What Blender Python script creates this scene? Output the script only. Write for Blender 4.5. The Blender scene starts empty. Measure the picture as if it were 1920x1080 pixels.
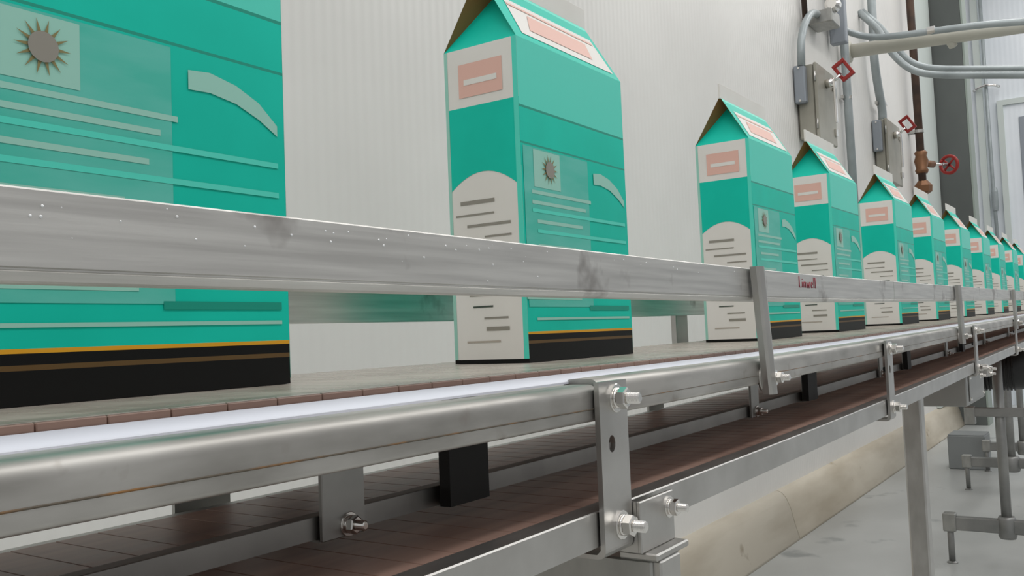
import bpy, math, random
from mathutils import Vector, Matrix
random.seed(7)
PI = math.pi
COL = bpy.context.scene.collection
SC = bpy.context.scene

# ------------------------------------------------------------------ materials
def srgb(r, g, b):
    f = lambda c: c / 12.92 if c <= .04045 else ((c + .055) / 1.055) ** 2.4
    return (f(r / 255), f(g / 255), f(b / 255), 1)

def new_mat(name, col, rough=.5, metal=0., spec=.5):
    m = bpy.data.materials.new(name); m.use_nodes = True
    b = m.node_tree.nodes['Principled BSDF']
    b.inputs['Base Color'].default_value = col
    b.inputs['Roughness'].default_value = rough
    b.inputs['Metallic'].default_value = metal
    b.inputs['Specular IOR Level'].default_value = spec
    return m

def noise_mat(name, c1, c2, rough=(.4, .6), metal=0., scale=(5, 5, 5), detail=6, bump=0., lo=.35, hi=.65, nscale=1., spec=.5, spots=None):
    m = new_mat(name, c1, rough[0], metal, spec)
    nt = m.node_tree; N = nt.nodes; Lk = nt.links; b = N['Principled BSDF']
    tc = N.new('ShaderNodeTexCoord'); mp = N.new('ShaderNodeMapping')
    mp.inputs['Scale'].default_value = scale
    Lk.new(tc.outputs['Object'], mp.inputs['Vector'])
    no = N.new('ShaderNodeTexNoise'); no.inputs['Scale'].default_value = nscale; no.inputs['Detail'].default_value = detail
    Lk.new(mp.outputs['Vector'], no.inputs['Vector'])
    mr = N.new('ShaderNodeMapRange'); mr.inputs['From Min'].default_value = lo; mr.inputs['From Max'].default_value = hi
    Lk.new(no.outputs['Fac'], mr.inputs['Value'])
    mx = N.new('ShaderNodeMix'); mx.data_type = 'RGBA'
    mx.inputs[6].default_value = c1; mx.inputs[7].default_value = c2
    Lk.new(mr.outputs['Result'], mx.inputs[0])
    out = mx.outputs[2]
    if spots:
        col, sc, thr = spots
        n2 = N.new('ShaderNodeTexNoise'); n2.inputs['Scale'].default_value = sc; n2.inputs['Detail'].default_value = 4
        Lk.new(tc.outputs['Object'], n2.inputs['Vector'])
        m2 = N.new('ShaderNodeMapRange'); m2.inputs['From Min'].default_value = thr; m2.inputs['From Max'].default_value = thr + .08
        Lk.new(n2.outputs['Fac'], m2.inputs['Value'])
        x2 = N.new('ShaderNodeMix'); x2.data_type = 'RGBA'; x2.inputs[7].default_value = col
        Lk.new(m2.outputs['Result'], x2.inputs[0]); Lk.new(out, x2.inputs[6]); out = x2.outputs[2]
    Lk.new(out, b.inputs['Base Color'])
    r = N.new('ShaderNodeMapRange'); r.inputs['To Min'].default_value = rough[0]; r.inputs['To Max'].default_value = rough[1]
    Lk.new(no.outputs['Fac'], r.inputs['Value']); Lk.new(r.outputs['Result'], b.inputs['Roughness'])
    if bump:
        bp = N.new('ShaderNodeBump'); bp.inputs['Strength'].default_value = bump; bp.inputs['Distance'].default_value = .002
        Lk.new(no.outputs['Fac'], bp.inputs['Height']); Lk.new(bp.outputs['Normal'], b.inputs['Normal'])
    return m

M = {}
M['rail'] = noise_mat('brushed_stainless', (.60, .59, .565, 1), (.74, .73, .70, 1), (.38, .52), 1., (6, 60, 160), 8, .10, spots=((.42, .40, .38, 1), 14, .62))
M['steel'] = noise_mat('mill_stainless', (.36, .345, .32, 1), (.58, .565, .535, 1), (.38, .56), 1., (7, 30, 26), 8, .08, spots=((.38, .35, .32, 1), 22, .64))
M['plate'] = noise_mat('plate_stainless', (.46, .45, .43, 1), (.56, .55, .53, 1), (.34, .44), 1., (12, 30, 14), 4, .03)
M['dull'] = noise_mat('dull_stainless', (.36, .36, .345, 1), (.46, .46, .44, 1), (.42, .55), 1., (12, 30, 14), 4, .03)
M['bolt'] = new_mat('bright_bolt_steel', (.78, .76, .73, 1), .16, 1.)
M['uhmw'] = new_mat('white_wear_plastic', srgb(226, 229, 240), .35)
M['rust'] = noise_mat('rusty_weld', srgb(96, 88, 76), srgb(150, 104, 48), (.6, .8), .2, (26, 26, 26), 4, 0, .52, .72)
M['chain'] = noise_mat('chain_top_grey_sheen', srgb(158, 150, 140), srgb(176, 168, 158), (.22, .34), 0, (20, 20, 20), 3)  # top colour greyed to hold the wall's grazing reflection on brown plastic
M['chaindark'] = noise_mat('brown_chain_underside', srgb(146, 116, 104), srgb(176, 144, 130), (.38, .5), 0, (3, 40, 10), 4)
M['teal'] = noise_mat('teal_print', srgb(0, 200, 176), srgb(8, 210, 186), (.42, .5), 0, (8, 8, 8), 3, spec=.25)
M['teal_light'] = new_mat('light_teal_print', srgb(84, 226, 204), .4)
M['teal_pale'] = noise_mat('pale_teal_print', srgb(70, 196, 176), srgb(100, 204, 188), (.4, .48), 0, (10, 10, 40), 4)
M['teal_dark'] = new_mat('dark_teal_print', srgb(0, 156, 134), .4)
M['mint'] = new_mat('mint_print', srgb(160, 216, 200), .45)
M['board'] = noise_mat('white_board', srgb(234, 231, 225), srgb(240, 238, 233), (.5, .6), 0, (8, 8, 8), 3)
M['grey_print'] = new_mat('grey_print', srgb(150, 146, 136), .5)
M['dark_print'] = new_mat('dark_print', srgb(70, 84, 74), .5)
M['warm_print'] = new_mat('warm_grey_print', srgb(186, 176, 164), .5)
M['pink'] = new_mat('salmon_print', srgb(236, 190, 176), .5)
M['yellow'] = new_mat('yellow_print', srgb(228, 164, 24), .5)
M['ochre'] = new_mat('ochre_print', srgb(96, 70, 28), .5)
M['black'] = new_mat('black_print', srgb(7, 7, 6), .5, 0., .25)
M['kraft'] = new_mat('kraft_board', srgb(150, 112, 66), .7)
M['sun_print'] = new_mat('olive_brown_print', srgb(140, 130, 84), .5)
M['paint_grey'] = noise_mat('grey_conduit', srgb(150, 158, 160), srgb(168, 176, 178), (.35, .45), .25, (6, 6, 6), 3)
M['boxgrey'] = noise_mat('stainless_enclosure', srgb(150, 147, 136), srgb(172, 169, 158), (.4, .5), .35, (4, 4, 4), 3)
M['fitting'] = new_mat('grey_fitting', srgb(146, 152, 160), .4, .3)
M['pvc'] = noise_mat('pale_pipe_jacket', srgb(190, 188, 176), srgb(205, 203, 192), (.45, .55), 0, (3, 3, 3), 3)
M['red'] = new_mat('red_paint', srgb(150, 34, 28), .4)
M['brass'] = new_mat('bronze_valve', srgb(128, 92, 66), .4, .6)
M['darkpipe'] = noise_mat('dark_brown_pipe', srgb(60, 48, 42), srgb(86, 66, 54), (.5, .6), .3, (6, 6, 6), 3)
M['column'] = noise_mat('grey_column_paint', srgb(84, 88, 86), srgb(100, 104, 102), (.5, .6), 0, (1, 1, .6), 5)
M['trimwhite'] = new_mat('trim_white', srgb(204, 212, 208), .5)
M['trimgreen'] = new_mat('trim_grey_green', srgb(150, 160, 152), .5)
M['coving'] = noise_mat('stained_curb', srgb(204, 196, 180), srgb(180, 170, 152), (.55, .7), 0, (1.2, 6, 6), 7, .2, .42, .7, spots=(srgb(140, 124, 98), 5, .66))
M['redink'] = new_mat('red_marker', srgb(150, 40, 60), .6)
M['stand'] = noise_mat('grey_stand_steel', (.24, .245, .24, 1), (.34, .34, .33, 1), (.4, .5), .75, (8, 8, 8), 4)
M['motor'] = new_mat('black_motor', srgb(24, 25, 26), .45)
M['drive'] = noise_mat('drive_housing_sheet', (.34, .34, .33, 1), (.42, .42, .40, 1), (.42, .5), .9, (2, 2, 2), 3)
M['pallet'] = noise_mat('grey_bin', srgb(138, 142, 143), srgb(148, 152, 153), (.5, .6), 0, (3, 3, 3), 3)
M['drop'] = new_mat('water_drop', (.85, .87, .88, 1), .04, .3)
M['gap_shade_and_pad'] = new_mat('black_shade_and_pads', srgb(30, 30, 29), .6)  # black for painted-in shade of gaps, slots and hangers, also the clamp pads

def wall_mat(name, c1, c2, rib=.036, axis='X', bump=.25, seam=1.22):
    m = new_mat(name, c1, .42)
    nt = m.node_tree; N = nt.nodes; Lk = nt.links; b = N['Principled BSDF']
    tc = N.new('ShaderNodeTexCoord')
    w = N.new('ShaderNodeTexWave'); w.wave_type = 'BANDS'; w.bands_direction = axis; w.inputs['Scale'].default_value = (2 * PI / 20) / rib
    w.inputs['Distortion'].default_value = 0
    Lk.new(tc.outputs['Object'], w.inputs['Vector'])
    bp = N.new('ShaderNodeBump'); bp.inputs['Strength'].default_value = bump; bp.inputs['Distance'].default_value = .004
    Lk.new(w.outputs['Fac'], bp.inputs['Height']); Lk.new(bp.outputs['Normal'], b.inputs['Normal'])
    no = N.new('ShaderNodeTexNoise'); no.inputs['Scale'].default_value = 1.3; no.inputs['Detail'].default_value = 5
    Lk.new(tc.outputs['Object'], no.inputs['Vector'])
    mx = N.new('ShaderNodeMix'); mx.data_type = 'RGBA'; mx.inputs[6].default_value = c1; mx.inputs[7].default_value = c2
    mr = N.new('ShaderNodeMapRange'); mr.inputs['From Min'].default_value = .4; mr.inputs['From Max'].default_value = .65
    Lk.new(no.outputs['Fac'], mr.inputs['Value']); Lk.new(mr.outputs['Result'], mx.inputs[0])
    Lk.new(mx.outputs[2], b.inputs['Base Color'])
    return m
M['wall'] = wall_mat('ribbed_white_panel', srgb(232, 230, 226), srgb(224, 222, 218))
M['endwall'] = wall_mat('ribbed_end_panel', srgb(236, 241, 246), srgb(228, 234, 240), .06, 'Y', .25)

def floor_mat():
    m = noise_mat('sealed_concrete', srgb(176, 178, 176), srgb(192, 194, 192), (.25, .45), 0, (1.3, 2.2, 1), 8, .03, .38, .66, spots=(srgb(146, 150, 150), 3.1, .63))
    return m
M['floor'] = floor_mat()

# ------------------------------------------------------------------ mesh helpers
class MB:
    """collects geometry with several materials and links it as one mesh object"""
    def __init__(s): s.v = []; s.f = []; s.mi = []; s.sm = []; s.mats = []
    def m(s, mat):
        mat = M[mat]
        if mat not in s.mats: s.mats.append(mat)
        return s.mats.index(mat)
    def face(s, idx, mat, smooth=False): s.f.append(idx); s.mi.append(s.m(mat)); s.sm.append(smooth)
    def poly(s, pts, mat):
        n = len(s.v); s.v += [tuple(p) for p in pts]; s.face(list(range(n, n + len(pts))), mat)
    def box(s, a, b, mat, R=None, bev=0.):
        (x0, y0, z0), (x1, y1, z1) = a, b
        if bev: return s.bbox(a, b, mat, bev, R)
        c = [(x, y, z) for z in (z0, z1) for y in (y0, y1) for x in (x0, x1)]
        if R: c = [tuple(R @ Vector(p)) for p in c]
        n = len(s.v); s.v += c
        for q in ((0, 2, 3, 1), (4, 5, 7, 6), (0, 1, 5, 4), (2, 6, 7, 3), (0, 4, 6, 2), (1, 3, 7, 5)):
            s.face([n + i for i in q], mat)
    def bbox(s, a, b, mat, bev, R=None):
        # chamfered box
        lo = Vector(a); hi = Vector(b); n = len(s.v); idx = {}
        for sx in (0, 1):
            for sy in (0, 1):
                for sz in (0, 1):
                    sg = (sx, sy, sz)
                    for ax in range(3):
                        p = [0, 0, 0]
                        for k in range(3):
                            e = hi[k] if sg[k] else lo[k]
                            p[k] = e if k == ax else (e - bev if sg[k] else e + bev)
                        p = Vector(p)
                        if R: p = R @ p
                        idx[(sg, ax)] = len(s.v); s.v.append(tuple(p))
        fs = []
        for ax in range(3):
            u, w = [k for k in range(3) if k != ax]
            for sd in (0, 1):
                q = []
                for (i, j) in ((0, 0), (1, 0), (1, 1), (0, 1)):
                    sg = [0, 0, 0]; sg[ax] = sd; sg[u] = i; sg[w] = j; q.append(idx[(tuple(sg), ax)])
                fs.append(q)
        for ax in range(3):  # edges along ax
            u, w = [k for k in range(3) if k != ax]
            for i in (0, 1):
                for j in (0, 1):
                    g0 = [0, 0, 0]; g0[u] = i; g0[w] = j; g1 = list(g0); g1[ax] = 1
                    g0 = tuple(g0); g1 = tuple(g1)
                    fs.append([idx[(g0, u)], idx[(g1, u)], idx[(g1, w)], idx[(g0, w)]])
        for sx in (0, 1):
            for sy in (0, 1):
                for sz in (0, 1): fs.append([idx[((sx, sy, sz), k)] for k in range(3)])
        cen = sum((Vector(s.v[i]) for i in range(n, len(s.v))), Vector()) / 24
        for q in fs:
            p = [Vector(s.v[i]) for i in q]
            nn = (p[1] - p[0]).cross(p[2] - p[0]); c = sum(p, Vector()) / len(p)
            if nn.dot(c - cen) < 0: q = q[::-1]
            s.face(q, mat)
    def sweep(s, prof, path, mat, closed=True, caps=True, smooth=False, scale=None):
        """prof: list of (dy,dz); path: list of (x,y,z) stations along x"""
        n = len(s.v); k = len(prof)
        for i, (x, y, z) in enumerate(path):
            sc = scale[i] if scale else 1
            s.v += [(x, y + dy, z + dz * sc) for dy, dz in prof]
        for i in range(len(path) - 1):
            for j in range(k if closed else k - 1):
                a = n + i * k + j; b = n + i * k + (j + 1) % k
                s.face([a, a + k, b + k, b], mat, smooth)
        if closed and caps:
            s.face([n + j for j in range(k)], mat); s.face([n + (len(path) - 1) * k + j for j in range(k)][::-1], mat)
    def tube(s, pts, r, mat, n=14, smooth=True, caps=True):
        pts = [Vector(p) for p in pts]; base = len(s.v); up = None
        for i, p in enumerate(pts):
            t = (pts[min(i + 1, len(pts) - 1)] - pts[max(i - 1, 0)]).normalized()
            if up is None:
                up = Vector((0, 0, 1)) if abs(t.z) < .9 else Vector((1, 0, 0))
            a = (up - t * up.dot(t)).normalized(); b = t.cross(a); up = a
            rr = r[i] if isinstance(r, (list, tuple)) else r
            s.v += [tuple(p + (a * math.cos(2 * PI * k / n) + b * math.sin(2 * PI * k / n)) * rr) for k in range(n)]
        for i in range(len(pts) - 1):
            for k in range(n):
                a = base + i * n + k; b = base + i * n + (k + 1) % n
                s.face([a, b, b + n, a + n], mat, smooth)
        if caps:
            s.face([base + k for k in range(n)][::-1], mat); s.face([base + (len(pts) - 1) * n + k for k in range(n)], mat)
    def cyl(s, p0, p1, r, mat, n=20, smooth=True): s.tube([p0, p1], r, mat, n, smooth)
    def lathe(s, o, d, prof, mat, n=20, smooth=False):
        """prof: (distance along d, radius)"""
        o = Vector(o); d = Vector(d).normalized(); a = d.orthogonal().normalized(); b = d.cross(a); base = len(s.v)
        for h, r in prof:
            s.v += [tuple(o + d * h + (a * math.cos(2 * PI * k / n) + b * math.sin(2 * PI * k / n)) * r) for k in range(n)]
        for i in range(len(prof) - 1):
            for k in range(n):
                p = base + i * n + k; q = base + i * n + (k + 1) % n
                s.face([p, q, q + n, p + n], mat, smooth)
        s.face([base + k for k in range(n)][::-1], mat); s.face([base + (len(prof) - 1) * n + k for k in range(n)], mat)
    def build(s, name, parent=None, loc=None):
        me = bpy.data.meshes.new(name); me.from_pydata(s.v, [], s.f)
        for m_ in s.mats: me.materials.append(m_)
        for p, i, sm in zip(me.polygons, s.mi, s.sm): p.material_index = i; p.use_smooth = sm
        me.update()
        o = bpy.data.objects.new(name, me); COL.objects.link(o)
        if parent: o.parent = parent
        if loc: o.location = loc
        return o

def tag(o, label, cat, group=None, kind=None):
    if label: o['label'] = label
    if cat: o['category'] = cat
    if group: o['group'] = group
    if kind: o['kind'] = kind
    return o
def thing(name, label, cat, loc=(0, 0, 0), group=None):
    o = bpy.data.objects.new(name, None); COL.objects.link(o); o.location = loc; o.empty_display_size = .05
    return tag(o, label, cat, group)
def struct(o, label=None, cat=None):
    o['kind'] = 'structure'
    if label: o['label'] = label
    if cat: o['category'] = cat
    return o
def copy_tree(o, parent=None):
    c = o.copy(); COL.objects.link(c)
    if parent: c.parent = parent
    for ch in list(o.children): copy_tree(ch, c)
    return c
def smooth_path(pts, rad=.08, n=6):
    """round the corners of a polyline"""
    P = [Vector(p) for p in pts]; out = [P[0]]
    for i in range(1, len(P) - 1):
        a, b, c = P[i - 1], P[i], P[i + 1]
        r1 = min(rad, (a - b).length * .48); r2 = min(rad, (c - b).length * .48)
        p0 = b + (a - b).normalized() * r1; p2 = b + (c - b).normalized() * r2
        for k in range(n + 1):
            t = k / n; out.append(p0 * (1 - t) ** 2 + b * 2 * t * (1 - t) + p2 * t ** 2)
    out.append(P[-1]); return out

# the line climbs gently away from the camera
SLOPE = .012
EYE = 1.15
def rise(x):
    w = .22; t = (x - 1.32) / w
    return SLOPE * w * (math.log1p(math.exp(t)) if t < 30 else t)
XS = [-1.2, -.6, 0, .3, .6, .9, 1.1, 1.3, 1.5, 1.7, 1.9, 2.2, 2.6, 3, 3.5, 4, 4.5, 5, 5.5, 6, 6.5, 7, 7.5, 8, 8.6]
def line(y, z, x0=-1.2, x1=8.6): 
    xs = [x0] + [x for x in XS if x0 < x < x1] + [x1]
    return [(x, y, EYE + z + rise(x)) for x in xs]
def rrect(y0, y1, z0, z1, r, n=5):
    """rounded rectangle loop in (y,z)"""
    out = []
    for (cy, cz, a0) in ((y1 - r, z1 - r, 0), (y0 + r, z1 - r, 90), (y0 + r, z0 + r, 180), (y1 - r, z0 + r, 270)):
        for k in range(n + 1):
            a = math.radians(a0 + 90 * k / n); out.append((cy + r * math.cos(a), cz + r * math.sin(a)))
    return out

# ------------------------------------------------------------------ the room
YW = 1.65
mb = MB(); mb.box((-8, -7, -.1), (16, 3, 0), 'floor'); struct(mb.build('floor'), 'grey sealed concrete floor with damp patches', 'floor')
mb = MB(); mb.box((-8, YW, 0), (11.0, YW + .15, 6.5), 'wall'); struct(mb.build('wall_back'), 'white ribbed panel wall behind the conveyor', 'wall')
mb = MB(); mb.box((13.5, -7, 0), (13.65, 3, 6.5), 'endwall'); struct(mb.build('wall_end'), 'pale bluish panel wall at the far end', 'wall')
# panel joints of the long wall
for i, x in enumerate((-3.6, -1.5, .80)):
    mb = MB(); mb.box((x - .006, YW - .004, .27), (x + .006, YW + .01, 6.5), 'trimgreen'); struct(mb.build('trim_%d' % (i + 1)), 'thin joint strip between white wall panels', 'trim')
# curb at the wall foot
prof = [(YW + .02, 0), (YW + .02, .255), (YW - .004, .255), (YW - .03, .245), (YW - .055, .215), (YW - .075, .165), (YW - .092, .09), (YW - .115, .012), (YW - .118, 0)]
prof = prof[::-1]
mb = MB()
cuts = [-8, -1.1, 4.93, 8.2, 10.9]
for a, b in zip(cuts, cuts[1:]):
    mb.sweep(prof, [(a + .004, 0, 0), (b - .004, 0, 0)], 'coving', smooth=True)
struct(mb.build('baseboard_back'), 'stained beige concrete curb along the foot of the long wall', 'curb')
# column and trims at the corner
col = thing('column', 'dark grey steel column at the far end of the white wall', 'column', (10.9, 1.4, 0))
mb = MB(); mb.box((0, -.085, 0), (.3, .25, 6.5), 'column', bev=.004); mb.build('shaft', col)
mb = MB(); mb.box((0, -.105, 0), (.32, -.086, 6.5), 'trimgreen'); mb.build('corner_guard', col)
mb = MB(); mb.box((9.98, YW - .03, .26), (10.87, YW - .001, 6.5), 'trimwhite'); struct(mb.build('trim_6'), 'smooth white flashing beside the dark column', 'trim')
mb = MB(); mb.box((13.44, 1.42, 0), (13.5, 1.50, 6.5), 'trimwhite'); struct(mb.build('trim_7'), 'white upright flashing on the far end wall', 'trim')
d = MB(); d.box((13.44, 1.19, 0), (13.5, 1.26, 4.0), 'trimwhite'); d.box((13.44, -.4, 3.93), (13.5, 1.19, 4.0), 'trimwhite')
d = struct(d.build('door_1'), 'pale framed doorway in the far end wall, cut by the right edge', 'door')
mb = MB(); mb.box((13.47, -.4, 0), (13.5, 1.19, 3.93), 'endwall'); mb.build('door_leaf', d)
mb = MB(); mb.box((13.455, .2, 1.6), (13.47, 1.02, 3.75), 'fitting', bev=.004); mb.build('door_panel', d)

# ------------------------------------------------------------------ conveyor frame
frame = thing('conveyor', 'stainless steel conveyor frame carrying the brown chain and the cartons', 'conveyor', (0, 0, 0))
# near side tubes, two lengths butting behind the first strap
def side_tube(x0, x1, y, zt, zb, dz=(0, 0)):
    mb = MB(); st = line(y, 0, x0, x1); n = len(st)
    st = [(x, yy, z + dz[0] + (dz[1] - dz[0]) * (x - x0) / (x1 - x0)) for x, yy, z in st]
    r1, r2 = .0095, .0035; prof = []
    for (cy, cz, a0, r) in ((.038 - r1, zt - r1, 0, r1), (r1, zt - r1, 90, r1), (r2, zb + r2, 180, r2), (.038 - r2, zb + r2, 270, r2)):
        for k in range(8):
            a = math.radians(a0 + 90 * k / 7); prof.append((cy + r * math.cos(a), cz + r * math.sin(a)))
    mb.sweep(prof, st, 'steel', smooth=True)
    # closed weld line
    return mb, st
mb, st = side_tube(-1.2, .722, .400, -.0435, -.0762, (.0032, -.0028)); t1 = mb.build('side_tube', frame)
w = MB(); w.sweep(rrect(-.0006, .002, -.0655, -.0643, .0004, 1), st, 'rust'); w.build('weld_seam', t1)['label'] = 'thin rusty weld seam along the tube'
mb, st = side_tube(.728, 8.6, .402, -.0432, -.0775, (.0015, 0)); t2 = mb.build('side_tube', frame)
w = MB(); w.sweep(rrect(-.0006, .002, -.0662, -.0654, .0004, 1), st, 'rust'); w.build('weld_seam', t2)
mb = MB(); mb.sweep(rrect(.790, .826, -.079, -.037, .01, 4), line(0, 0), 'steel', smooth=True); mb.build('side_tube', frame)['label'] = 'side tube on the wall side'
# wear strips
mb = MB(); mb.sweep([(.4335, -.0460), (.4437, -.0460), (.4437, -.0372), (.4425, -.0372), (.4340, -.0436), (.4335, -.0442)][::1], line(0, 0), 'uhmw'); mb.build('wear_strip', frame)['label'] = 'white plastic wear strip on top of the near tube'
mb = MB(); mb.sweep(rrect(.776, .786, -.050, -.0385, .002, 3), line(0, 0), 'uhmw'); mb.build('wear_strip', frame)
# lower near channel (C section with lips)
cprof = [(.4000, -.189), (.430, -.189), (.430, -.1865), (.4028, -.1865), (.4028, -.1603), (.422, -.1603), (.422, -.1580), (.4012, -.1580), (.4000, -.1592)]
mb = MB(); mb.sweep(cprof[::-1], line(0, 0), 'plate'); mb.build('lower_channel', frame)
fprof = [(.800 - (p[0] - .4), p[1]) for p in cprof]
mb = MB(); mb.sweep(fprof, line(0, -.005), 'dull'); mb.build('lower_channel', frame)
# middle hold-down channel above the return run
ip = [(.5200, -.1478), (.536, -.1478), (.536, -.1466), (.5216, -.1466), (.5216, -.1318), (.533, -.1318), (.533, -.1305), (.5205, -.1305), (.52, -.131)]
mb = MB(); mb.sweep(ip[::-1], line(0, 0), 'dull'); mb.build('middle_channel', frame)['label'] = 'dark middle channel above the return run'

def stud_bolt(r=.0132, sc=1.):
    """washer, hex nut and threaded stud pointing to -y, origin on the plate"""
    mb = MB()
    mb.lathe((0, 0, 0), (0, -1, 0), [(0, r), (.0018 * sc, r), (.0022 * sc, r * .96)], 'bolt', 24, False)
    mb.lathe((0, -.0022 * sc, 0), (0, -1, 0), [(0, r * .72), (.0016 * sc, r * .74), (.0022 * sc, r * .6)], 'bolt', 18, True)
    mb.lathe((0, -.0044 * sc, 0), (0, -1, 0), [(0, r * .66), (.001 * sc, r * .76), (.0078 * sc, r * .76), (.0088 * sc, r * .64)], 'bolt', 6)
    p = []
    h = .0
    for k in range(9):
        p += [(.0086 * sc + k * .0013 * sc, r * .36), (.0086 * sc + (k + .5) * .0013 * sc, r * .41)]
    p += [(.0086 * sc + 9 * .0013 * sc, r * .36), (.0086 * sc + 9.5 * .0013 * sc, r * .27)]
    mb.lathe((0, -.0044 * sc, 0), (0, -1, 0), p, 'bolt', 14, False)
    return mb
BOLT_ME = None
def bolt(parent, x, y, z, sc=1., flip=False):
    global BOLT_ME
    if BOLT_ME is None:
        o = stud_bolt().build('bolt', parent); BOLT_ME = o.data
    else:
        o = bpy.data.objects.new('bolt', BOLT_ME); COL.objects.link(o); o.parent = parent
    o.location = (x, y, z); o.scale = (sc, sc, sc)
    o.rotation_euler = (0, random.uniform(0, 1), PI if flip else 0)
    return o

# vertical straps on the near side
def strap(xc, w, name='strap', bend=True):
    z = EYE + rise(xc); mb = MB(); x0, x1 = xc - w / 2, xc + w / 2
    # plate with a slotted hole: built as a ring of quads round the slot
    yb, yf = .3985, .3935; top, bot = z - .0440, z - .1985
    hx, hz, hr = xc - .006, z - .1005, .0062
    K = 16
    hole = [(hx + hr * math.cos(2 * PI * k / K), hz + (hr * 1.25) * math.sin(2 * PI * k / K)) for k in range(K)]
    outer = []
    for k in range(K):
        c, s_ = math.cos(2 * PI * k / K), math.sin(2 * PI * k / K); q = max(abs(c), abs(s_)); c, s_ = c / q, s_ / q
        outer.append((xc + c * w / 2, hz + (.02 if s_ > 0 else .02) * s_))
    for y, rev in ((yf, False), (yb, True)):
        n = len(mb.v); mb.v += [(a, y, b) for a, b in hole] + [(a, y, b) for a, b in outer]
        for k in range(K):
            q = [n + k, n + (k + 1) % K, n + K + (k + 1) % K, n + K + k]
            mb.face(q if not rev else q[::-1], 'plate')
    n = len(mb.v); mb.v += [(a, yf, b) for a, b in hole] + [(a, yb, b) for a, b in hole]
    for k in range(K): mb.face([n + k, n + K + k, n + K + (k + 1) % K, n + (k + 1) % K], 'plate')
    for sx in (x0, x1):
        mb.poly([(sx, yf, hz - .02), (sx, yb, hz - .02), (sx, yb, hz + .02), (sx, yf, hz + .02)], 'plate')
    mb.box((x0, yf, hz + .02), (x1, yb, top), 'plate'); mb.box((x0, yf, bot + .006), (x1, yb, hz - .02), 'plate')
    # bent foot under the channel
    arc = [(yf, bot + .006)] + [(yf + .008 - .008 * math.cos(a), bot + .006 - .008 * math.sin(a)) for a in (.3, .7, 1.1, PI / 2)] + [(.470, bot - .002)]
    inner = [(.470, bot + .002), (yb + .004, bot + .002), (yb, bot + .006)]
    mb.sweep((arc + inner)[::-1], [(x0, 0, 0), (x1, 0, 0)], 'plate')
    o = mb.build(name, frame)
    sp = MB(); sp.box((xc - w * .35, .3985, z - .0725), (xc + w * .35, .4025, z - .05), 'gap_shade_and_pad'); sp.build('spacer', o)  # spacer coloured near-black to hold the shadow of the gap behind the strap
    bolt(o, xc + .004, .3935, z - .0600)
    bolt(o, xc + .005, .3935, z - .1752)
    if True:
        i = MB(); i.lathe((hx, .402, hz), (0, 1, 0), [(0, .0045), (.004, .0045)], 'gap_shade_and_pad', 12); i.build('hole_shade', o)  # black disc: the dark depth of the slot painted in, no real plug
    return o
for xc in (.739, 1.90, 3.13, 4.36, 5.6, 6.8): strap(xc, .0535 if xc < 1 else .048)
# far side straps
for xc in (-.35, .62, 1.745, 2.93, 4.1, 5.3, 6.5):
    z = EYE + rise(xc); mb = MB(); mb.box((xc - .035, .828, z - .2), (xc + .035, .833, z - .04), 'dull'); mb.box((xc - .035, .775, z - .203), (xc + .035, .833, z - .199), 'dull')
    mb.build('far_strap', frame)['label'] = 'dark vertical strap on the wall side'
mb = MB(); z = EYE; mb.box((.70, .80, z - .128), (.755, .828, z - .079), 'dull', bev=.003); mb.build('clamp_block', frame)
# hanger plates between the runs
for i, (xc, w_, dark) in enumerate(((.5125, .046, 0), (.667, .05, 1), (1.452, .035, 0), (1.745, .05, 1), (2.37, .035, 0), (2.66, .04, 1), (3.36, .035, 0), (3.65, .04, 1), (4.35, .035, 0), (5.3, .035, 0))):
    z = EYE + rise(xc); mb = MB()
    mb.box((xc - w_ / 2, .512, z - .1495), (xc + w_ / 2, .5165, z - .0475), 'dull' if not dark else 'dull', bev=.0008)
    mb.box((xc - w_ / 2, .5165, z - .0475), (xc + w_ / 2, .58, z - .0445), 'dull')
    mb.box((xc - w_ / 2, .5165, z - .1500), (xc + w_ / 2, .542, z - .1482), 'dull')
    if dark: mb.box((xc - w_ / 2 - .012, .500, z - .147), (xc + w_ / 2 - .004, .512, z - .06), 'gap_shade_and_pad')  # near-black slab paints in the shade on the less lit hangers
    o = mb.build('hanger_plate', frame)
    if not dark: bolt(o, xc + .004, .512, z - .1405, .72)
# cross ties under the carrying run
for xc in (-.2, .2, 1.1, 1.95, 2.5, 3.1, 3.9, 4.7, 5.5):
    z = EYE + rise(xc); mb = MB(); mb.box((xc - .015, .438, z - .062), (xc + .015, .79, z - .048), 'dull', bev=.002); mb.build('cross_tie', frame)
# plate brackets that tie the frame to its supports
def foot_bracket(xb):
    z = EYE + rise(xb); mb = MB()
    mb.box((xb + .021, .385, z - .206), (xb + .095, .3895, z - .158), 'plate', bev=.001)
    mb.box((xb + .0222, .3892, z - .2055), (xb + .0262, .425, z - .1585), 'plate')
    mb.box((xb + .026, .372, z - .213), (xb + .098, .412, z - .206), 'plate', bev=.0015)
    o = mb.build('angle_bracket', frame)
    bolt(o, xb + .083, .385, z - .173, .8)
    return o
foot_bracket(.745)
z = EYE + rise(3.17)
mb = MB(); mb.box((3.158, .372, z - .206), (3.215, .3935, z - .168), 'plate', bev=.001); o = mb.build('angle_bracket', frame)
bolt(o, 3.185, .372, z - .182, .9); bolt(o, 3.205, .372, z - .198, .7); bolt(o, 3.15, .392, z - .2, .7)

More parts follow.
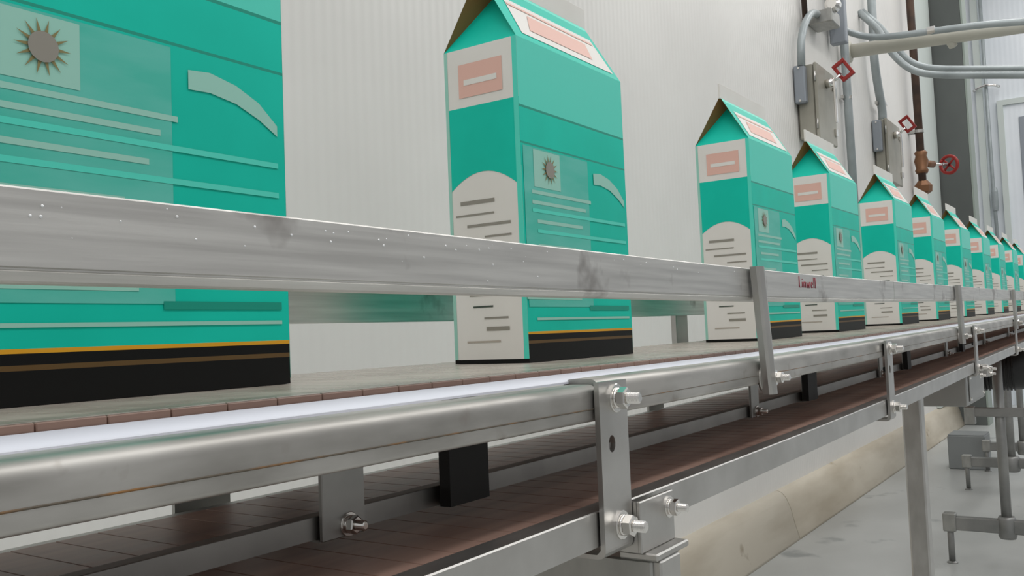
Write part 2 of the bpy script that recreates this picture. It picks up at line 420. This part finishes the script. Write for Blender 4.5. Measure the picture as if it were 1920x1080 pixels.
# ------------------------------------------------------------------ chain
chain = thing('conveyor_chain', 'brown plastic slat chain running the length of the steel conveyor', 'conveyor chain', (0, 0, 0))
def chain_run(y0, y1, ztop, th, mat_top, mat_side, name):
    mb = MB(); x = -1.1; p = .0382
    while x < 8.5:
        z = EYE + ztop + rise(x + p / 2)
        mb.bbox((x + .0004, y0, z - th), (x + p - .0004, y1, z - .0006), mat_side, .0006)
        mb.bbox((x + .0006, y0 + .0015, z - .0012), (x + p - .0006, y1 - .0015, z), mat_top, .0003)
        x += p
    # joining knuckles underneath
    mb.sweep(rrect(y0 + .03, y1 - .03, ztop - th - .006, ztop - th + .001, .002, 1), line(0, 0, -1.1, 8.5), mat_side)
    return mb.build(name, chain)
chain_run(.4445, .775, -.0322, .0060, 'chain', 'chaindark', 'carrying_run')
chain_run(.4245, .775, -.1600, .0060, 'chaindark', 'chaindark', 'return_run')

# ------------------------------------------------------------------ guard rails
def rail_prof(y, zb, zt):
    # shallow channel section with a rolled lower lip, flat face to -y
    return [(y + .0012, zb + .0030), (y + .0004, zb + .0048), (y + .0012, zb + .0056), (y + .0012, zb + .0064), (y, zb + .0070), (y, zt - .001), (y + .001, zt), (y + .0150, zt), (y + .0150, zt - .002), (y + .0025, zt - .002),
            (y + .0025, zb + .002), (y + .0150, zb + .002), (y + .0150, zb), (y + .0050, zb), (y + .0028, zb + .0008)]
g = thing('guard_rail', 'stainless guard rail in front of the cartons, nearest the camera', 'guard rail', (0, 0, 0), 'conveyor guard rails')
mb = MB(); mb.sweep(rail_prof(.402, .0325, .0752)[::-1], line(0, 0, -1.2, 2.018), 'rail'); mb.build('rail', g)
mb = MB(); mb.sweep(rail_prof(.4022, .0325, .0752)[::-1], line(0, 0, 2.022, 8.6), 'rail'); mb.build('rail', g)
def guard_post(parent, xt, xb, y0, y1, zt, zb, w=.026):
    mb = MB(); zr = EYE + rise(xb); n = len(mb.v)
    zt += zr; zb += zr
    h = w / 2; c = .002
    K = []
    for (x, zz) in ((xb, zb), (xt, zt)):
        # bent section: a square bar with a shallow crease down the face
        K.append([(x - h, y0 + .006, zz), (x - h + c, y0 + .002, zz), (x - .001, y0, zz), (x + .001, y0, zz), (x + h - c, y0 + .003, zz), (x + h, y0 + .006, zz), (x + h, y1, zz), (x - h, y1, zz)])
    mb.v += K[0] + K[1]
    for k in range(8): mb.face([k, (k + 1) % 8, 8 + (k + 1) % 8, 8 + k], 'plate')
    mb.face(list(range(8))[::-1], 'plate'); mb.face(list(range(8, 16)), 'plate')
    o = mb.build('rail_post', parent)
    # shim to the tube and bolt
    s = MB(); s.lathe((xb - .004, y1, zb + .021), (0, 1, 0), [(0, .017), (.402 - y1 + .001, .017)], 'steel', 24, True); s.build('spacer', o)
    bolt(o, xb + .008, y0 + .004, zb + .021, .78)
    return o
for xt, xb in ((1.150, 1.176), (2.83, 2.85), (4.33, 4.36), (4.95, 4.98), (6.4, 6.43)):
    guard_post(g, xt, xb, .385, .399, .0765, -.0895, .0265 if xt < 2 else .03)
# red handwriting on the rail
ink = MB(); s_ = .0105; x_ = 1.357; zb_ = EYE + .0530 + rise(1.4)
glyph = {'L': [[(0, 1.6), (.0, 0), (.55, .05)]], 'i': [[(0, .8), (.02, 0)], [(0, 1.15), (.02, 1.2)]], 'n': [[(0, .8), (0, 0)], [(0, .6), (.3, .85), (.5, .7), (.5, 0)]],
         'w': [[(0, .8), (.2, 0), (.4, .6), (.6, 0), (.8, .85)]], 'e': [[(0, .42), (.5, .48), (.45, .8), (.2, .85), (.02, .5), (.1, .05), (.5, .12)]], 'l': [[(0, 1.6), (.03, .02)]]}
for ch, wd in (('L', .8), ('i', .4), ('n', .85), ('w', 1.2), ('e', .85), ('l', .4), ('l', .3)):
    for st in glyph[ch]:
        ink.tube([(x_ + px * s_ * 1.75, .4017, zb_ + pz * s_ + .001) for px, pz in st], .0007, 'redink', 6)
    x_ += wd * s_ * 1.75
ink.build('handwriting', g)['label'] = 'red handwritten word on the rail'
# water drops on the rail
dr = MB(); rr = random.Random(3)
for k in range(46):
    x = rr.uniform(.2, .62) if k < 34 else rr.uniform(.62, 1.1); zz = EYE + .0752 - abs(rr.gauss(.006, .005)) - .003
    if k % 9 == 0: zz -= rr.uniform(.006, .018)
    r = rr.uniform(.0004, .0010)
    dr.lathe((x, .4022, zz), (0, -1, 0), [(0, r), (r * .5, r * .85), (r * .8, r * .45), (r * .95, .0001)], 'drop', 8, True)
o = dr.build('water_drops', g); o['kind'] = 'stuff'; o['label'] = 'small water drops clinging to the rail face'

g2 = thing('guard_rail', 'guard rail behind the cartons on the wall side', 'guard rail', (0, 0, 0), 'conveyor guard rails')
fp = [(2 * .800 - p[0], p[1]) for p in rail_prof(.800, .0245, .067)]
mb = MB(); mb.sweep(fp, line(0, 0), 'rail'); mb.build('rail', g2)
for xc in (1.835, 3.45, 5.05):
    z = EYE + rise(xc); mb = MB(); mb.box((xc - .03, .8005, z - .066), (xc + .03, .8135, z + .068), 'plate', bev=.001)
    mb.build('rail_post', g2)

# ------------------------------------------------------------------ cartons
LB, WB, HE, HR = .27, .11, .392, .484     # length, depth, eave and ridge heights
def make_carton():
    root = thing('carton', '', 'carton', (0, 0, 0), 'teal and white gable-top cartons on the chain')
    # body: front panel printed in bands
    mb = MB()
    def fr(u0, u1, v0, v1, m, off=0.): mb.poly([(u0, -off, v0), (u1, -off, v0), (u1, -off, v1), (u0, -off, v1)], m)
    bands = [(0, .0225, 'black'), (.0225, .026, 'ochre'), (.026, .0335, 'black'), (.0335, .0365, 'yellow'), (.0365, .262, 'teal'), (.262, .2645, 'teal_dark'), (.2645, .306, 'teal'), (.306, .309, 'teal_dark'), (.309, HE, 'teal_light')]
    for v0, v1, m in bands: fr(0, LB, v0, v1, m)
    for v0, v1, m in bands: mb.poly([(LB, WB, v0), (0, WB, v0), (0, WB, v1), (LB, WB, v1)], m)
    # ends: white below, teal band with an arched lower edge, salmon label above
    ends = [(0, .005, 'black'), (.005, .235, 'board'), (.235, .318, 'teal'), (.318, HE, 'board')]
    for X, sg in ((0, 1), (LB, -1)):
        for v0, v1, m in ends:
            q = [(X, WB, v0), (X, 0, v0), (X, 0, v1), (X, WB, v1)]
            mb.poly(q if sg > 0 else q[::-1], m)
        e = -.0003 if sg > 0 else .0003
        def er(a0, a1, v0, v1, m, k=2.):
            q = [(X + e * k, a1, v0), (X + e * k, a0, v0), (X + e * k, a0, v1), (X + e * k, a1, v1)]
            mb.poly(q if sg > 0 else q[::-1], m)
        er(0, .007, .005, HE, 'teal_light', 1); er(WB - .005, WB, .005, HE, 'mint', 1)
        arch = [(X + e, .007 + .098 * t, .235 - .020 * (2 * t - 1) ** 2) for t in [k / 12 for k in range(13)]]
        top_ = [(X + e, .105, .250), (X + e, .007, .250)]
        q = arch + top_
        mb.poly(q if sg < 0 else q[::-1], 'teal')
        # grey picture and soft text bars
        prt = random.Random(5)
        for q in range(13):
            v = .196 - q * .0142; w_ = prt.uniform(.3, 1); a0 = prt.uniform(.014, .05)
            er(a0, min(.1, a0 + .07 * w_), v, v + prt.choice((.0022, .0032, .0046)), prt.choice(('grey_print', 'grey_print', 'warm_print', 'dark_print')))
        er(.022, .088, .330, .372, 'pink'); er(.03, .08, .345, .352, 'board', 3)
    mb.poly([(0, 0, 0), (0, WB, 0), (LB, WB, 0), (LB, 0, 0)], 'black')
    body = mb.build('body', root)
    # printed motifs on the front panel, one mesh
    d = MB(); off = .0005
    def dp(pts, m, o_=None):
        o_ = off if o_ is None else o_
        d.poly([(u, -o_, v) for u, v in pts], m)
    def rect(u0, u1, v0, v1, m, o_=None): dp([(u0, v0), (u1, v0), (u1, v1), (u0, v1)], m, o_)
    # paler printed panel on the trailing part of the front
    rect(.004, .160, .0660, .2600, 'teal_pale')
    off = .0008
    # sunflower patch
    rect(.026, .088, .212, .258, 'mint')
    cx, cz = .062, .236
    for k in range(14):
        a = 2 * PI * k / 14; r0, r1 = .008, .0195
        dp([(cx + r0 * math.cos(a - .2), cz + r0 * math.sin(a - .2)), (cx + r1 * math.cos(a), cz + r1 * math.sin(a)), (cx + r0 * math.cos(a + .2), cz + r0 * math.sin(a + .2))][::1], 'sun_print', off * 2)
    dp([(cx + .0105 * math.cos(2 * PI * k / 16), cz + .0105 * math.sin(2 * PI * k / 16)) for k in range(16)], 'grey_print', off * 3)
    # swoosh and bars
    sw = [(.175, .246), (.195, .248), (.22, .243), (.243, .233), (.262, .217), (.262, .208), (.243, .219), (.22, .228), (.195, .232), (.175, .231)]
    for i in range(4):
        dp([sw[i + 0], sw[9 - i], sw[8 - i], sw[i + 1]][::1], 'mint')
    for v, u0, u1, m in ((.2055, .02, .165, 'mint'), (.193, .02, .15, 'mint'), (.183, .02, .262, 'teal_light'), (.170, .03, .14, 'mint'), (.158, .03, .262, 'teal_light'), (.140, .03, .12, 'mint'), (.122, .03, .16, 'teal_dark')):
        rect(u0, u1, v - .0022, v + .0022, m)
    rect(.0, .13, .075, .112, 'mint'); rect(.03, .11, .083, .088, 'grey_print', off * 2); rect(.03, .09, .098, .102, 'grey_print', off * 2)
    rect(.15, .262, .062, .068, 'teal_dark'); rect(.02, .262, .050, .053, 'mint')
    d.build('front_print', root)
    # gable roof with folded-in ends
    r = MB(); mid = WB / 2; ov = .0
    A, B = (0, 0, HE), (0, WB, HE); A2, B2 = (LB, 0, HE), (LB, WB, HE)
    R0, R1 = (.004, mid, HR), (LB - .004, mid, HR); G0, G1 = (.042, mid, HR - .018), (LB - .042, mid, HR - .018)
    def lerp(p, q, t): return tuple(p[i] + (q[i] - p[i]) * t for i in range(3))
    # front slope in stripes: teal edge, label field, teal, light top edge
    def slope(P, Q, P2, Q2, stripes, flip):
        for t0, t1, m in stripes:
            q = [lerp(P, Q, t0), lerp(P2, Q2, t0), lerp(P2, Q2, t1), lerp(P, Q, t1)]
            r.poly(q[::-1] if flip else q, m)
    stripes = [(0, .1, 'teal'), (.1, .72, 'teal'), (.72, .9, 'teal'), (.9, 1, 'teal_light')]
    slope(A, R0, A2, R1, stripes, False); slope(B, R0, B2, R1, stripes, True)
    r.poly([B, A, G0], 'teal'); r.poly([A2, B2, G1], 'teal')
    r.poly([A, R0, G0], 'kraft'); r.poly([R0, B, G0], 'kraft'); r.poly([R1, A2, G1], 'kraft'); r.poly([B2, R1, G1], 'kraft')
    roof = r.build('gable_roof', root)
    # roof label
    l = MB(); nrm = Vector((0, -(HR - HE), mid)).normalized() * .0006
    def on(u, t, k=1): p = lerp((u, 0, HE), (u, mid, HR), t); return tuple(Vector(p) + nrm * k)
    l.poly([on(.022, .10), on(LB - .012, .10), on(LB - .016, .70), on(.030, .70)], 'board')
    l.poly([on(.05, .22, 2), on(LB - .06, .22, 2), on(LB - .05, .52, 2), on(.07, .52, 2)], 'pink')
    l.poly([on(.03, .58, 2), on(LB - .02, .58, 2), on(LB - .02, .62, 2), on(.03, .62, 2)], 'pink')
    for Y_, s2 in ((0, 1),): pass
    l.build('roof_label', root)
    # top fin
    f = MB(); f.bbox((.002, mid - .0022, HR - .004), (LB - .002, mid + .0022, HR + .026), 'board', .0006)
    f.build('top_fin', root)
    return root
spots = [.257, .895, 1.705, 2.290, 3.020, 3.70, 4.42, 5.14, 5.86, 6.58, 7.30]
names = ['nearest teal carton, cut off by the left edge of the picture, above the guard rail',
         'second teal gable-top carton from the left, whole white end showing',
         'third teal gable-top carton from the left, left of the first rail post',
         'fourth teal gable-top carton from the left, behind the red handwriting',
         'fifth teal gable-top carton from the left, below the farther grey switch box',
         'sixth teal gable-top carton from the left, below the red valve wheel',
         'seventh teal gable-top carton from the left, below the dark grey column',
         'fourth from last of the small cartons at the far right',
         'third from last of the small cartons at the far right',
         'second to last of the small cartons at the far right',
         'last and smallest carton at the right edge of the picture']
YB = .585
proto = make_carton()
for i, x in enumerate(spots):
    o = proto if i == 0 else copy_tree(proto)
    jig = 0 if i < 3 else random.uniform(-.004, .004)
    tilt = (rise(x + LB) - rise(x)) / LB
    o.location = (x, YB + jig, EYE - .0321 + rise(x) + .0002); o.rotation_euler = (0, -math.atan(tilt), 0)
    o['label'] = names[i]

# ------------------------------------------------------------------ supports
p = thing('support_stand', 'plate stand under the nearest angle bracket, cut by the bottom edge', 'stand', (.80, .43, 0), 'conveyor supports')
mb = MB(); mb.box((-.026, -.050, .0), (.0, .34, EYE - .213), 'dull', bev=.002); mb.build('leg_plate', p)
mb = MB(); mb.box((-.022, -.058, .60), (.022, -.046, EYE - .2132), 'plate', bev=.002); mb.build('front_flange', p)
mb = MB(); mb.box((-.06, -.07, 0), (.06, .36, .008), 'plate'); mb.build('base_plate', p)

xp = 2.42
p = thing('support_post', 'square steel post under the lower channel, in front of the beige curb', 'post', (xp, .455, 0), 'conveyor supports')
zt = EYE - .189 + rise(xp)
mb = MB(); mb.box((-.024, -.022, .01), (.024, .022, zt - .006), 'plate', bev=.004); mb.build('post_tube', p)
mb = MB(); mb.box((-.045, -.05, 0), (.045, .05, .01), 'plate', bev=.002); mb.build('base_plate', p)
mb = MB(); mb.box((-.035, -.030, zt - .006), (.035, .030, zt - .0002), 'plate', bev=.001); mb.build('top_plate', p)

def h_stand(x, yp, span, label, arm=True, r=.022, low=.19):
    z = EYE - .194 + rise(x); t = thing('h_stand', label, 'stand', (x, yp, 0), 'conveyor supports')
    mb = MB(); mb.cyl((0, 0, low - .05), (0, 0, z), r, 'stand', 20); mb.build('pole', t)
    mb = MB(); mb.box((-.022, -span + .05, low - .032), (.022, span - .05, low + .030), 'stand', bev=.004); mb.build('crossbar', t)
    mb = MB(); mb.lathe((0, 0, low - .055), (0, 0, 1), [(0, r * 1.55), (.012, r * 1.75), (.088, r * 1.75), (.1, r * 1.5)], 'stand', 20, True); mb.build('pole_collar', t)
    for s in (-1, 1):
        lg = MB(); lg.cyl((0, s * (span - .025), .0), (0, s * (span - .025), low + .02), .0145, 'stand', 14); lg.lathe((0, s * (span - .025), 0), (0, 0, 1), [(0, .024), (.004, .024), (.01, .014)], 'stand', 14); l = lg.build('foot_leg', t)
        sk = MB(); sk.box((-.028, s * (span - .025) - .028, low - .04), (.028, s * (span - .025) + .028, low + .045), 'dull', bev=.004); sk.build('leg_socket', l)
        kn = MB(); kn.box((-.020, s * (span - .07) - .012, low - .026), (.024, s * (span - .07) + .012, low + .026), 'gap_shade_and_pad', bev=.003); kn.build('clamp_pad', l)
    if arm:
        a = MB(); a.box((-.03, -.16, .692), (.0, .115, .734), 'stand', bev=.003); a.box((-.035, .10, .655), (.012, .145, .738), 'dull', bev=.004); a.build('mid_arm', t)
    return t
h_stand(4.745, .52, .265, 'round pole stand with low crossbar and short feet, right of the square post')
h_stand(6.80, .70, .285, 'smaller pole stand farther back behind the round pole stand', arm=False, r=.032)
h_stand(7.65, .70, .265, 'farthest pole stand with dark crossbar near the grey block', arm=False)
# drive housing hanging under the frame
dh = thing('drive_housing', 'grey sheet metal drive housing under the conveyor, above the beige curb', 'housing', (3.2, .44, EYE - .28))
zt = -.195 + .28 + rise(3.2)
mb = MB(); mb.box((0, 0, 0), (.42, .19, zt), 'drive', bev=.003); mb.build('housing_body', dh)
mb = MB(); mb.box((.05, -.004, .012), (.38, -.0002, zt - .012), 'drive', bev=.001); mb.build('cover_plate', dh)
for (a, b) in ((.06, .02), (.37, .02), (.06, zt - .02), (.37, zt - .02)):
    s = MB(); s.lathe((a, -.004, b), (0, -1, 0), [(0, .006), (.004, .005)], 'bolt', 6); s.build('cover_screw', dh)
# motor
gm = thing('gear_motor', 'black gear motor hanging behind the round pole', 'motor', (5.5, .60, EYE - .30))
mb = MB(); mb.lathe((0, .14, .02), (0, -1, 0), [(0, .09), (.02, .105), (.26, .105), (.28, .09), (.33, .085), (.34, .07)], 'motor', 28, True)
for k in range(12): mb.lathe((0, .11 - k * .017, .02), (0, -1, 0), [(0, .113), (.006, .113)], 'motor', 28)
mb.build('motor_body', gm)
mb = MB(); mb.box((-.09, .14, -.07), (.09, .22, .12), 'motor', bev=.01); mb.build('gearbox', gm)
mb = MB(); mb.box((-.02, -.08, .128), (.06, .04, .15), 'dull'); mb.build('terminal_box', gm)
# grey block on the floor by the wall
bx = thing('floor_bin', 'plain grey box on the floor behind the stands, by the curb', 'box', (7.7, 1.085, 0))
mb = MB(); mb.box((0, -.13, 0), (.3, .13, .255), 'pallet', bev=.006); mb.build('bin_body', bx)
mb = MB(); mb.box((.004, -.126, .2552), (.296, .126, .262), 'pallet', bev=.002); mb.build('lid', bx)

# ------------------------------------------------------------------ services on the wall
def pipe(name, label, cat, pts, r, mat, rad=.12, group=None, n=16):
    t = thing(name, label, cat, pts[0], group)
    mb = MB(); P0 = Vector(pts[0]); mb.tube([Vector(p) - P0 for p in smooth_path(pts, rad)], r, mat, n); mb.build('pipe_run', t)
    return t
def clip_part(t, p, ln=.1, r=.028):
    q = Vector(p) - t.location
    mb = MB(); mb.lathe(q + Vector((0, 0, -.012)), (0, 0, 1), [(0, r), (.024, r)], 'bolt', 14); mb.box((q.x - ln, q.y + .012, q.z - .012), (q.x + ln, q.y + .032, q.z + .012), 'plate'); mb.build('pipe_clip', t)

def switch_box(x, y0, y1, z0, z1, w, label):
    t = thing('disconnect_switch', label, 'switch box', (x, YW, z0), 'disconnect switches on the long wall')
    D = YW - y0; H = z1 - z0
    mb = MB(); mb.box((0, -D + .012, 0), (w, -.012, H), 'boxgrey', bev=.006); mb.box((.04, -.012, .05), (w - .04, 0, H - .05), 'boxgrey'); mb.build('enclosure', t)
    mb = MB(); mb.box((-.006, -D - .012, -.006), (w + .006, -D + .010, H + .006), 'boxgrey', bev=.005); dr_ = mb.build('front_door', t)
    for zz in (.18, .82):
        l = MB(); l.box((w * .86, -D - .026, H * zz - .025), (w * .96, -D - .012, H * zz + .025), 'bolt', bev=.003); l.build('latch', dr_)
        l = MB(); l.cyl((-.009, -D + .0, H * zz - .03), (-.009, -D + .0, H * zz + .03), .006, 'plate', 10); l.build('hinge', dr_)
    # side fitting
    mb = MB(); mb.box((-.055, -.075, H * .47), (-.001, -.005, H * .98), 'fitting', bev=.008)
    mb.build('conduit_body', t)
    for zz in (.5, .94):
        sbolt = MB(); sbolt.lathe((-.055, -.04, H * zz), (-1, 0, 0), [(0, .009), (.006, .007)], 'bolt', 8); sbolt.build('cover_screw', t)
    # operating handle with red flag
    h = MB(); h.cyl((w * .5, -D - .012, H * .80), (w * .5, -D - .06, H * .80), .03, 'bolt', 16); h.box((w * .5 - .016, -D - .072, H * .25), (w * .5 + .016, -D - .058, H * .82), 'bolt', bev=.003)
    hd = h.build('handle', t)
    f = MB(); R = Matrix.Translation((w * .5 + .04, -D - .115, H * .97)) @ Matrix.Rotation(math.radians(-32), 4, 'X') @ Matrix.Rotation(math.radians(90), 4, 'Z')
    for a, b in (((-.045, -.012, -.065), (.045, .012, -.042)), ((-.045, -.012, .042), (.045, .012, .065)), ((-.045, -.012, -.042), (-.024, .012, .042)), ((.024, -.012, -.042), (.045, .012, .042))): f.box(a, b, 'red', R, bev=.003)
    f.build('red_grip', hd)['label'] = 'red grip of the switch handle'
    s = MB(); s.tube([(w * .5, -D - .06, H * .82), (w * .5 + .02, -D - .085, H * .88), (w * .5 + .03, -D - .1, H * .92)], .011, 'bolt', 10); s.build('handle_arm', hd)
    return t
switch_box(5.73, 1.525, YW, EYE + 1.165, EYE + 1.635, .40, 'larger grey switch box with red grip, above the fourth carton from the left')
switch_box(7.85, 1.548, YW, EYE + 1.16, EYE + 1.665, .50, 'farther grey switch box with red grip, left of the dark pipe')

c = pipe('conduit', 'grey conduit arching up from the larger switch box and out over the aisle', 'conduit',
     [(5.69, 1.595, 2.77), (5.70, 1.59, 2.98), (5.93, 1.58, 3.19), (6.36, 1.60, 3.25), (6.98, 1.58, 3.31), (7.0, 1.43, 3.245), (7.0, 1.235, 3.223), (7.0, .683, 3.179), (7.0, .2, 3.10)], .024, 'paint_grey', .16, 'grey conduits')
mb = MB(); mb.lathe(Vector((7.0, 1.06, 3.213)) - c.location, (0, -1, 0), [(0, .03), (.05, .03)], 'bolt', 14); mb.build('coupling', c)
c = pipe('insulated_pipe', 'thick pale jacketed pipe crossing from the wall to the right edge', 'pipe', [(7.15, YW - .002, 3.225), (7.15, .1, 3.139)], .052, 'pvc', group=None, n=24)
mb = MB(); mb.lathe((0, -.70, -.035), (.25, -.35, -1), [(0, .034), (.05, .034), (.085, .03), (.092, .015)], 'pvc', 18, True); mb.build('drain_stub', c)
mb = MB(); mb.lathe((0, -.0, 0), (0, -1, 0), [(0, .085), (.02, .085), (.03, .06)], 'pvc', 24); mb.build('wall_flange', c)
c = pipe('conduit', 'lower grey conduit that bends under the thick pale pipe, nearer of the pair', 'conduit',
     [(7.6, YW - .001, 3.66), (7.6, 1.50, 3.48), (7.6, 1.445, 3.312), (7.6, 1.317, 3.131), (7.6, 1.167, 3.046), (7.6, .505, 2.916), (7.6, .1, 2.84)], .027, 'paint_grey', .16, 'grey conduits')
c = pipe('conduit', 'upper grey conduit that bends under the thick pale pipe, farther of the pair', 'conduit',
     [(7.72, YW - .001, 3.70), (7.72, 1.514, 3.54), (7.72, 1.404, 3.34), (7.72, 1.312, 3.205), (7.72, 1.161, 3.122), (7.72, .509, 2.99), (7.72, .1, 2.91)], .025, 'paint_grey', .16, 'grey conduits')
c = pipe('conduit', 'straight grey conduit down the wall right of the larger switch box', 'conduit', [(6.83, 1.60, 5.6), (6.85, 1.60, 3.0), (6.868, 1.60, 1.6)], .03, 'paint_grey', group='grey conduits')
clip_part(c, (6.857, 1.60, 2.80), .07, .034)
c = pipe('conduit', 'grey conduit curving down into the farther switch box', 'conduit', [(7.80, 1.58, 5.2), (7.76, 1.58, 3.55), (7.72, 1.58, 3.30), (7.80, 1.58, 3.1), (7.93, 1.58, 2.9), (7.93, 1.585, 2.80)], .034, 'paint_grey', .2, 'grey conduits')
clip_part(c, (7.93, 1.58, 2.95), .12, .04)
c = pipe('conduit', 'thin dark conduit at the top edge, above the arching one', 'conduit', [(5.86, 1.62, 5.2), (5.93, 1.62, 3.12)], .018, 'darkpipe', group='grey conduits')
o = thing('strut_bracket', 'short steel strut arm on the wall beside the arching conduit', 'bracket', (6.2, YW, 3.15))
mb = MB(); mb.box((-.10, -.16, .0), (.10, -.002, .09), 'dull', bev=.006); mb.build('strut', o)
mb = MB(); mb.lathe((-.02, -.155, .12), (-1, 0, 0), [(0, .05), (.05, .05), (.06, .03)], 'bolt', 18); mb.build('pipe_clamp', o)
mb = MB(); mb.box((.36, -.13, -.02), (.43, -.02, 1.6), 'fitting', bev=.006); mb.build('strut_upright', o)

# dark pipe with valve
c = pipe('water_pipe', 'dark brown pipe down the wall with a bronze valve and red wheel', 'pipe', [(9.36, 1.555, 5.6), (9.36, 1.555, 4.2), (9.43, 1.555, 2.0)], .036, 'darkpipe', n=18)
L0 = c.location
for zz in (2.95, 4.4):
    mb = MB(); q = Vector((9.39 if zz < 4 else 9.36, 1.555, zz)) - L0; mb.lathe(q, (0, 0, 1), [(0, .044), (.03, .044)], 'dull', 16); mb.box((q.x - .03, q.y + .03, q.z), (q.x + .03, YW - .001 - L0.y, q.z + .03), 'dull'); mb.build('pipe_clip', c)
mb = MB(); mb.lathe(Vector((9.42, 1.555, 2.56)) - L0, (0, 0, 1), [(0, .05), (.03, .062), (.05, .05), (.12, .066), (.17, .05), (.2, .06), (.22, .045)], 'brass', 18, True)
mb.cyl(Vector((9.42, 1.555, 2.66)) - L0, Vector((9.57, 1.475, 2.66)) - L0, .034, 'brass', 14); v = mb.build('valve_body', c)
mb = MB(); mb.cyl(Vector((9.57, 1.475, 2.66)) - L0, Vector((9.85, 1.375, 2.68)) - L0, .012, 'bolt', 10); mb.build('valve_stem', v)
mb = MB(); cc = Vector((9.85, 1.375, 2.68)) - L0; ax = Vector((.28, -.10, .02)).normalized(); a1 = ax.orthogonal().normalized(); b1 = ax.cross(a1)
mb.tube([cc + (a1 * math.cos(2 * PI * k / 24) + b1 * math.sin(2 * PI * k / 24)) * .085 for k in range(25)], .017, 'red', 10)
for k in range(4):
    q = a1 * math.cos(PI * k / 2) + b1 * math.sin(PI * k / 2); mb.cyl(cc, cc + q * .085, .011, 'red', 8)
mb.build('hand_wheel', v)['label'] = 'red valve hand wheel'
mb = MB(); mb.lathe(Vector((9.425, 1.555, 2.36)) - L0, (0, 0, 1), [(0, .045), (.02, .08), (.08, .085), (.11, .06), (.13, .045)], 'brass', 8); mb.build('pipe_union', c)

# thin conduit on the end wall
c = pipe('conduit', 'thin grey conduit down the far end wall, left of the doorway', 'conduit', [(13.42, 1.373, 6.4), (13.42, 1.365, 2.9), (13.42, 1.345, 1.5)], .022, 'paint_grey', group='grey conduits')
mb = MB(); q = Vector((13.42, 1.37, 4.2)) - c.location
mb.tube([q + Vector((0, .15, -.03)), q + Vector((-.04, .08, .0)), q + Vector((-.05, 0, .015)), q + Vector((-.04, -.09, .005)), q + Vector((0, -.16, -.02))], .018, 'bolt', 8); mb.build('pipe_clip', c)
mb = MB(); mb.lathe(Vector((13.42, 1.352, 2.55)) - c.location, (0, 0, 1), [(0, .035), (.05, .04), (.25, .04), (.3, .03)], 'paint_grey', 12); mb.build('junction_fitting', c)

# ------------------------------------------------------------------ light
W = bpy.data.worlds.new('World'); SC.world = W; W.use_nodes = True
nt = W.node_tree; bg = nt.nodes['Background']
tc = nt.nodes.new('ShaderNodeTexCoord'); sp = nt.nodes.new('ShaderNodeSeparateXYZ'); mr = nt.nodes.new('ShaderNodeMapRange'); cr = nt.nodes.new('ShaderNodeValToRGB')
nt.links.new(tc.outputs['Generated'], sp.inputs[0]); nt.links.new(sp.outputs['Z'], mr.inputs['Value']); mr.inputs['From Min'].default_value = -1
nt.links.new(mr.outputs['Result'], cr.inputs['Fac'])
e = cr.color_ramp.elements; e[0].position = .40; e[0].color = (.12, .123, .126, 1); e[1].position = .85; e[1].color = (.60, .60, .60, 1)
m_ = e.new(.55); m_.color = (.40, .40, .40, 1)
nt.links.new(cr.outputs['Color'], bg.inputs['Color']); bg.inputs['Strength'].default_value = 1.0

def lamp(name, loc, rot, sx, sy, power, col=(1, 1, 1)):
    l = bpy.data.lights.new(name, 'AREA'); l.shape = 'RECTANGLE'; l.size = sx; l.size_y = sy; l.energy = power; l.color = col
    o = bpy.data.objects.new(name, l); COL.objects.link(o); o.location = loc; o.rotation_euler = rot; return o
for i, x in enumerate((-2.5, 1.0, 4.5, 8.0, 11.5)):
    lamp('ceiling_and_fill_lamp', (x, -1.7, 5.6), (math.radians(14), 0, 0), 2.4, .5, 40, (1, .985, .96))
    lamp('ceiling_and_fill_lamp', (x, .55, 5.8), (0, 0, 0), 2.4, .4, 24, (1, .985, .96))  # unseen fill row added overhead to brighten the white wear strip

# ------------------------------------------------------------------ camera
cam = bpy.data.cameras.new('Camera'); co = bpy.data.objects.new('Camera', cam); COL.objects.link(co)
cam.sensor_width = 36; cam.sensor_fit = 'HORIZONTAL'; cam.lens = 36 * 1700 / 1920; cam.clip_start = .02; cam.clip_end = 100
vp = Vector((2115 - 960, 585 - 540, 1700)).normalized()      # direction of the line in camera axes (right, down, forward)
Zc = Vector((1, -.04, 0)).cross(vp).normalized()
if Zc.y > 0: Zc = -Zc
Yc = Zc.cross(vp)
right = Vector((vp.x, Yc.x, Zc.x)); down = Vector((vp.y, Yc.y, Zc.y)); fwd = Vector((vp.z, Yc.z, Zc.z))
Rm = Matrix((right, -down, -fwd)).transposed()
co.matrix_world = Matrix.Translation((0, 0, EYE)) @ Rm.to_4x4()
SC.camera = co
vs = SC.view_settings; vs.view_transform = 'Standard'; vs.look = 'None'; vs.gamma = 1; vs.use_curve_mapping = False; vs.exposure = 0
